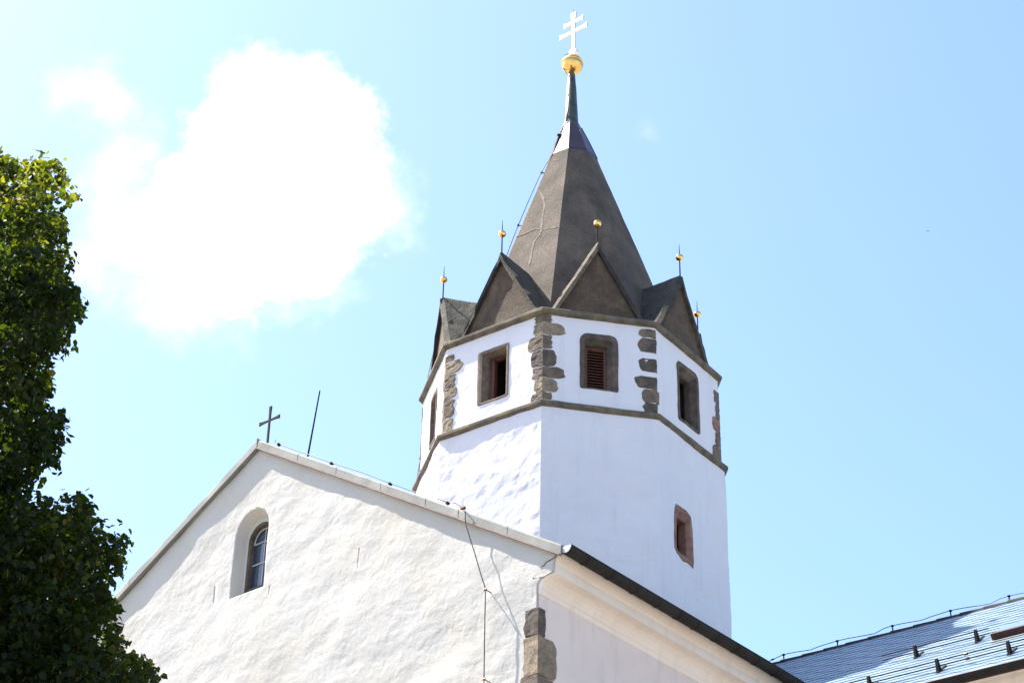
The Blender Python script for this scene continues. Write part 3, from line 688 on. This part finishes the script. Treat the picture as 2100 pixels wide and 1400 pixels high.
MB().tube([XC+Z3*35.55, XC+Z3*35.66], .008, 6).build('tip', 'iron', cr)
# conductor from the orb down the left side of the spire and tower
tw = thing('tower_conductor', 'thin lightning wire with stand-off clips down the left side of the spire and tower', 'wire', (TX-3, TY, 22))
cwp = [(1172, 108, 38.4), (1158, 114, 38.4), (1154, 124, 38.4), (1155, 140, 38.4), (1168, 160, 38.35), (1169, 167, 38.35), (1163, 205, 38.3), (1162, 235, 38.3), (1160, 252, 38.3), (1147, 275, 38.2), (1134, 314, 38.1), (1110, 354, 38.0), (1085, 410, 38.1), (1063, 462, 38.3), (1048, 500, 38.5), (1037, 530, 38.6)]
MB().tube([hit(u, v, np.array([0, y, 0]), np.array([0, 1., 0])) for u, v, y in cwp], .009, 6).build('wire', 'wire', tw)
cw2 = [(889, 720), (874, 790), (868, 838), (862, 940), (852, 1002)]
PL = np.array([-2.1, 38.85, 0])
MB().tube([hit(u, v, PL, np.array([0, 1., 0])) for u, v in cw2], .009, 6).build('wire', 'wire', tw)
for (u, v, u2, v2) in ((1111, 354, 1118, 356), (1063, 462, 1069, 463)):
    P = hit(u, v, np.array([0, 38.2, 0]), np.array([0, 1., 0])); Q = hit(u2+6, v2+1, np.array([0, 38.2, 0]), np.array([0, 1., 0]))
    MB().tube([P-(Q-P)*.2, Q], .011, 6).tube([P-Z3*.03, P+Z3*.03], .02, 6).build('clip', 'iron', tw)
for (u, v) in ((868, 838), (862, 940)):
    P = hit(u, v, PL, np.array([0, 1., 0])); MB().tube([P-R0*.03, P+R0*.14], .010, 6).tube([P-Z3*.03, P+Z3*.03], .018, 6).build('clip', 'iron', tw)
# dark clips up the left edge of the cap
P = hit(1147, 277, np.array([0, 38.2, 0]), np.array([0, 1., 0])); Q = hit(1136, 312, np.array([0, 38.1, 0]), np.array([0, 1., 0]))
MB().tube([P, Q], .022, 6).tube([P-R0*.05, P+R0*.06], .03, 6).build('strap', 'iron', tw)

# ================================================================== slate roofed wing to the right
dl = radians(2.4); T2 = np.array([cos(G_+dl), sin(G_+dl), 0]); N2 = np.array([sin(G_+dl), -cos(G_+dl), 0])
OW = hit(1600, 1357, G0-NN*10., NN); PW = radians(36)
NP = N2*sin(PW)+Z3*cos(PW); DP = N2*cos(PW)-Z3*sin(PW)          # plane normal, down-slope direction
def wg(x, w_, h=0.): return OW+T2*x+DP*w_+NP*h
def wpx(u, v, h=0.): p = hit(u, v, OW+NP*h, NP)-OW; return p@T2, p@DP
WE = (wpx(1917, 1400)[1]+wpx(2100, 1356)[1])/2
rail2 = wpx(1900, 1366, .12)[1]; rail1 = wpx(1900, 1326, .12)[1]
print('WING eave', WE, 'rails', rail1, rail2)
X0, X1 = -.9, 15.
wing = thing('slate_roofed_building', 'building beside the nave with a blue slate roof and dark red eaves', 'building', OW-Z3*OW[2])
# slates: courses laid with overlap, joints staggered so they line up as diagonals
slm = MB(); CH = .215; SWD = .62; ncr = int(WE/CH)+1
for r in range(ncr):
    w1 = WE-r*CH; w0 = max(0, w1-CH+.006)
    x = X0-3+((-r*.5) % 1)*SWD
    sh_ = SWD*.5*(w1-w0)/CH
    while x < X1:
        j = random.uniform(-.0012, .0012); gp = .013
        slm.add([wg(x+gp-sh_, w0, .002), wg(x+SWD-gp-sh_, w0, .002), wg(x+SWD-gp, w1-.009, .009+j), wg(x+gp, w1-.009, .009+j), wg(x+gp, w1-.009, .0), wg(x+SWD-gp, w1-.009, .0)], [(0, 1, 2, 3), (3, 2, 5, 4)])
        x += SWD
slate = slm.build('slates', 'slate', wing)
MB().loft([[wg(X0, 0, -.002), wg(X0, WE+.02, -.002), wg(X1, WE+.02, -.002), wg(X1, 0, -.002)], [wg(X0, 0, -.10), wg(X0, WE+.02, -.10), wg(X1, WE+.02, -.10), wg(X1, 0, -.10)]]).build('roof_deck', 'redsheet', wing)
# back slope
def bk(x, w_, h=0.): return OW+T2*x-N2*cos(PW)*w_-Z3*(sin(PW)*w_)+(Z3*cos(PW)-N2*sin(PW))*h
MB().loft([[bk(X0, 0, .01), bk(X1, 0, .01), bk(X1, WE, .01), bk(X0, WE, .01)], [bk(X0, 0, -.1), bk(X1, 0, -.1), bk(X1, WE, -.1), bk(X0, WE, -.1)]]).build('back_slope', 'slate', wing)
xx = X0; i = 0
rt = MB()
while xx < X1:
    ls = []
    for x, s_ in ((xx, 1.12), (xx+.49, .92)):
        ls.append([OW+T2*x+N2*(.085*s_*cos(a))+Z3*(.0+.075*s_*sin(a)-.05) for a in np.linspace(0, pi, 9)])
    rt.loft(ls); xx += .47
rt.build('ridge_tiles', 'ridge', wing)
# walls and eaves below
eb = wg(0, WE)[2]
wl = OW+DP*WE
MB().box(OW-Z3*OW[2], T2, -N2, Z3, (X0+.1, -(WE*cos(PW)-.42), 0), (X1-.1, WE*cos(PW)-.4, eb-.25)).build('wall', 'cornice_plaster', wing)
pe = [(-.50, -.36), (-.44, -.30), (-.30, -.28), (-.26, -.20), (-.14, -.17), (-.12, -.10), (-.06, -.07), (-.5, -.0)]
MB().loft([[OW+T2*x+N2*(WE*cos(PW)+a)+Z3*(eb-OW[2]+b2) for a, b2 in pe] for x in (X0+.02, X1-.02)]).build('eaves_cornice', 'cornice_plaster', wing)
GC = lambda x: OW+T2*x+N2*(WE*cos(PW)+.05)+Z3*(eb-OW[2]-.02)
an = np.linspace(pi, 2*pi, 13)
wgut = MB().loft([[GC(x)+N2*(.09*cos(a))+Z3*.09*sin(a) for a in an]+[GC(x)+N2*(.083*cos(a))+Z3*.083*sin(a) for a in an[::-1]] for x in (X0, X1)]).build('gutter', 'gutter', wing)
MB().tube([GC(X0)+N2*.09, GC(X1)+N2*.09], .012, 8).build('rim', 'redsheet', wgut)
MB().box(OW, T2, DP, NP, (X0, WE-.02, .013), (X1, WE+.075, .02)).build('eaves_sheet', 'redsheet', wing)
# snow guards: pairs of pipes on brackets, one thing per row
def guard(name_label, xa, xb, w_, brs, xs_, joints=()):
    t = thing('snow_guard', name_label, 'snow guard', wg(xa, w_), 'snow guards on the slate roof')
    for i, hh in enumerate((.085, .165)):
        MB().tube([wg(xa+i*.0, w_-.01*i, hh), wg(xb, w_-.01*i, hh)], .0115, 8).build('pipe', 'iron', t)
    for x in brs:
        MB().loft([[wg(x+s_, w_-.02, .03), wg(x+s_, w_+.13, .022), wg(x+s_, w_+.015, .20), wg(x+s_, w_-.03, .20)] for s_ in (-.022, .022)]).box(OW, T2, DP, NP, (x-.03, w_-.25, .014), (x+.03, w_+.16, .024)).build('bracket', 'iron', t)
    for x in joints:
        c = MB()
        for hh in (.085, .165): c.tube([wg(x-.03, w_, hh), wg(x+.03, w_, hh)], .024, 8)
        c.build('joint', 'copper', t)
b1 = [wpx(1893, 1337)[0], wpx(2012, 1310)[0]]; b2 = [wpx(1800, 1400)[0], wpx(1925, 1378)[0]]
guard('short upper double pipe snow guard ending left of the roof window', wpx(1812, 1347, .12)[0], wpx(2031, 1291, .12)[0], rail1, b1, 0)
guard('long lower double pipe snow guard just above the eaves', wpx(1700, 1412, .12)[0], X1-.5, rail2, [b2[0]-(b2[1]-b2[0]), b2[0], b2[1], b2[1]+(b2[1]-b2[0]), b2[1]+2*(b2[1]-b2[0])], 0, (wpx(1983, 1345, .12)[0],))
# roof window standing open at the right edge
q0 = wpx(2036, 1315); xw = q0[0]; ww = q0[1]
rw = thing('roof_window', 'dark red framed roof window set in the slates at the right edge', 'roof window', wg(xw, ww))
fw_ = MB(); hgt = .13
fw_.box(OW, T2, DP, NP, (xw, ww-.10, .014), (xw+1.0, ww, hgt)); fw_.box(OW, T2, DP, NP, (xw, ww-.5, .014), (xw+.04, ww-.10, .10)); fw_.box(OW, T2, DP, NP, (xw+.96, ww-.5, .014), (xw+1.0, ww-.10, .10)); MB().box(OW, T2, DP, NP, (xw, ww-.55, .014), (xw+1.0, ww-.5, .08)).build('cover_strip', 'zinc', rw)
fw_.build('frame', 'redsheet', rw)
MB().box(OW, T2, DP, NP, (xw+.04, ww-.5, .10), (xw+.96, ww-.10, .115)).build('pane', 'glare', rw)
MB().box(OW, T2, DP, NP, (xw-.03, ww, .013), (xw+1.03, ww+.10, .019)).build('apron', 'zinc', rw)
# ridge conductor
rc = thing('ridge_conductor', 'thin wire carried on short posts along the slate roof ridge', 'wire', OW)
pxs = [(1607, 1341), (1717, 1313), (1830, 1282), (1949, 1251), (2069, 1221)]
Pn = [hit(u, v, OW, N2) for u, v in pxs]; step = (Pn[-1]-Pn[0])/4
Pn = Pn+[Pn[-1]+step, Pn[-1]+2*step, Pn[-1]+3*step]
ps = [Pn[0]-step*.42-Z3*.09]
for i in range(len(Pn)-1):
    ps.append(Pn[i]); d = Pn[i+1]-Pn[i]
    ps += [Pn[i]+d*.2-Z3*.012, Pn[i]+d*.5-Z3*.045, Pn[i]+d*.68-Z3*(.06 if i % 2 else .02), Pn[i]+d*.85-Z3*.01]
ps.append(Pn[-1])
MB().tube(ps, .0075, 6).build('wire', 'wire', rc)
for P in Pn:
    b0 = np.array([P[0], P[1], OW[2]+.02]); MB().tube([b0, P-Z3*.01], .013, 6).lathe(P-Z3*.03, [(.015, 0), (.032, .02), (.03, .035)], 10).build('post', 'iron', rc)
MB().tube([ps[0]+(ps[1]-ps[0])*.5-T2*.03, ps[0]+(ps[1]-ps[0])*.5+T2*.03], .016, 6).build('connector', 'iron', rc)

# far bird
B = CAMP+nrm(ray(1903, 474))*180
bd = MB(); bl_ = .1
bd.lathe((0, 0, 0), [(.01, -.2), (.05, -.1), (.07, .0), (.05, .1), (.012, .2)], 8)
body_v = [(p[0], p[2], p[1]) for p in bd.v]; bd.v = [tuple(np.array(p)*.4+B) for p in body_v]
for s in (-1, 1):
    bd.add([B+np.array([s*.01, .04, 0]), B+np.array([s*.01, -.04, 0]), B+np.array([s*.10, -.03, .03]), B+np.array([s*.19, -.06, -.04]), B+np.array([s*.10, .03, .035])], [(0, 1, 2, 4), (2, 3, 4)])
o = bd.build('bird', 'iron', loc=B); tag(o, 'tiny dark bird gliding far off in the blue sky', 'bird')

# ================================================================== lime tree
def lime_tree():
    base = np.array([-8.6, 16.6, 0.]); t = thing('lime_tree', 'tall dense lime tree with dark leaves at the left edge', 'tree', base)
    clumps = []
    sil = [(35, 378, 62), (92, 366, 48), (5, 360, 45), (75, 470, 70), (110, 545, 36), (50, 580, 95), (100, 640, 62), (80, 700, 52), (45, 780, 62), (92, 880, 42), (55, 930, 68),
           (20, 1000, 40), (90, 1060, 42), (155, 1058, 42), (165, 1120, 66), (100, 1150, 85), (205, 1165, 42), (180, 1235, 62), (90, 1290, 110), (190, 1340, 72), (250, 1385, 58), (150, 1420, 110), (300, 1405, 30),
           (0, 480, 110), (-10, 640, 130), (-20, 830, 130), (-30, 1000, 90), (0, 1130, 120), (0, 1300, 150), (40, 1420, 150), (235, 1110, 22), (130, 600, 25), (152, 625, 22), (140, 400, 12)]
    for (u, v, r) in sil:
        for dd_ in (-.8, .4, 1.6):
            y = 16.2+dd_+random.uniform(-.3, .3)
            P = hit(u+random.uniform(-6, 6), v+random.uniform(-6, 6), np.array([0, y, 0]), np.array([0, 1., 0])); rr = r/FPX*np.linalg.norm(P-CAMP)
            clumps.append((P, rr*.93, 1. if v > 520 else .72, .26 if v < 430 else (.14 if v < 540 else -.07)))  # paler leaf tone in the top clumps paints in sunlight, darker tone below
    # rest of the crown, mostly out of the picture on the left
    for i in range(620):
        z = random.uniform(3.2, 12.8); q = (z-3.2)/10.7
        rad = 4.7*(1-q**2.4)**.55*min(1, .45+q*3)+.15
        a = random.uniform(0, 2*pi); s = sqrt(random.uniform(.12, 1))*rad
        P = base+np.array([cos(a)*s, sin(a)*s*.95, z])
        # keep the silhouette in view as listed above
        dv = P-CAMP; w_ = dv@FW; u = 1050+FPX*(dv@RV)/w_; v = 700-FPX*(dv@UV_)/w_
        edge = np.interp(v, [250, 330, 520, 650, 800, 1000, 1150, 1300, 1450], [-60, -20, 10, 40, 20, -20, 110, 120, 180])
        if v > 250 and u > edge-115: continue
        if v <= 250 and u > -150: continue
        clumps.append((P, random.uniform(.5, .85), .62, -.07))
    V = []; F = []; T = []; off = 0
    for P, r, dens, lit_tone in clumps:
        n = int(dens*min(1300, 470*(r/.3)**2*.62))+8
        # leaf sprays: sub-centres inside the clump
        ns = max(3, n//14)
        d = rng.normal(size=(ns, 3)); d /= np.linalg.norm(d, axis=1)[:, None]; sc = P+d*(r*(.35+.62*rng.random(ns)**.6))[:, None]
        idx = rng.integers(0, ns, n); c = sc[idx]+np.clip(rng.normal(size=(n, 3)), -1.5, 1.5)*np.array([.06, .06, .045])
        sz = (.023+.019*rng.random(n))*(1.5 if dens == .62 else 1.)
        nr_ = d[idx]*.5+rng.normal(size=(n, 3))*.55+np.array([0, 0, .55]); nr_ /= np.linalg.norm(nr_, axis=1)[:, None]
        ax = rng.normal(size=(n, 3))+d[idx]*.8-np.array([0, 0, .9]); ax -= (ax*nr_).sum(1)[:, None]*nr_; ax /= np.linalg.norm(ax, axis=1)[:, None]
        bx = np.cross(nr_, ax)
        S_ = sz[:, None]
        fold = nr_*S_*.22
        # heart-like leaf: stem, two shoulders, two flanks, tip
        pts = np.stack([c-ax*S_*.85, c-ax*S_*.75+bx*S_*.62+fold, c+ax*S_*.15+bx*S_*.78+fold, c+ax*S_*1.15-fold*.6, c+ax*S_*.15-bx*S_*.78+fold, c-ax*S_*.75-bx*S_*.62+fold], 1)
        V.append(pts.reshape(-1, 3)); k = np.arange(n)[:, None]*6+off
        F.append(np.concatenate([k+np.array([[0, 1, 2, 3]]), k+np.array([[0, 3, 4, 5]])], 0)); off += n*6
        tone = np.clip(.45+lit_tone+rng.normal(size=n)*.16+.1*rng.normal(), 0, 1); T.append(np.repeat(tone, 6))
        # pale bracts hanging below some clumps
        nb = n//26
        if nb:
            c2_ = sc[rng.integers(0, ns, nb)]+rng.normal(size=(nb, 3))*.035; dr = np.stack([rng.normal(size=nb)*.5, rng.normal(size=nb)*.5, -np.ones(nb)], 1); dr /= np.linalg.norm(dr, axis=1)[:, None]
            wv = np.cross(dr, rng.normal(size=(nb, 3))); wv /= np.linalg.norm(wv, axis=1)[:, None]; ln = .085; wd = .010
            pts = np.stack([c2_-wv*wd*.4, c2_+wv*wd*.4, c2_+dr*ln*.5+wv*wd, c2_+dr*ln, c2_+dr*ln+wv*.001, c2_+dr*ln*.5-wv*wd], 1)
            V.append(pts.reshape(-1, 3)); k = np.arange(nb)[:, None]*6+off
            F.append(np.concatenate([k+np.array([[0, 1, 2, 5]]), k+np.array([[5, 2, 4, 3]])], 0)); off += nb*6; T.append(np.repeat(np.full(nb, .95), 6))
    V = np.concatenate(V)-base; F = np.concatenate(F); T = np.concatenate(T)
    me = bpy.data.meshes.new('crown'); me.vertices.add(len(V)); me.vertices.foreach_set('co', V.ravel()); me.loops.add(F.size); me.loops.foreach_set('vertex_index', F.ravel().astype(np.int32))
    me.polygons.add(len(F)); me.polygons.foreach_set('loop_start', np.arange(0, F.size, 4, dtype=np.int32)); me.update(calc_edges=True)
    at = me.attributes.new('tone', 'FLOAT', 'POINT'); at.data.foreach_set('value', T.astype(np.float32))
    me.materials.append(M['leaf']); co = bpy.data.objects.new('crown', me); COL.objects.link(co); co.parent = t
    print('leaves', len(F)//2)
    # trunk and limbs
    tr = MB(); tr.tube([base+np.array([0, 0, -.1]), base+np.array([.02, 0, .5]), base+np.array([.05, 0, 3]), base+np.array([.0, .1, 6]), base+np.array([.12, 0, 9]), base+np.array([0, 0, 11.6]), base+np.array([0, 0, 13.3])], [.48, .36, .30, .25, .18, .10, .03], 14)
    tr.build('trunk', 'bark', t, smooth=True)
    lb = MB()
    for i, (P, r, dens, lit_tone) in enumerate(clumps):
        if i % (4 if dens != .62 else 9): continue
        z0 = max(2.6, P[2]-1.0-.35*np.linalg.norm((P-base)[:2])); s_ = base+np.array([0, 0, z0]); m_ = s_*.5+P*.5+np.array([random.uniform(-.2, .2), random.uniform(-.2, .2), -.15])
        lb.tube([s_, m_, P], [.06, .035, .008], 6)
    lb.build('limbs', 'bark', t, smooth=True)
lime_tree()
for o in bpy.data.objects:
    if '_base' in o: del o['_base']
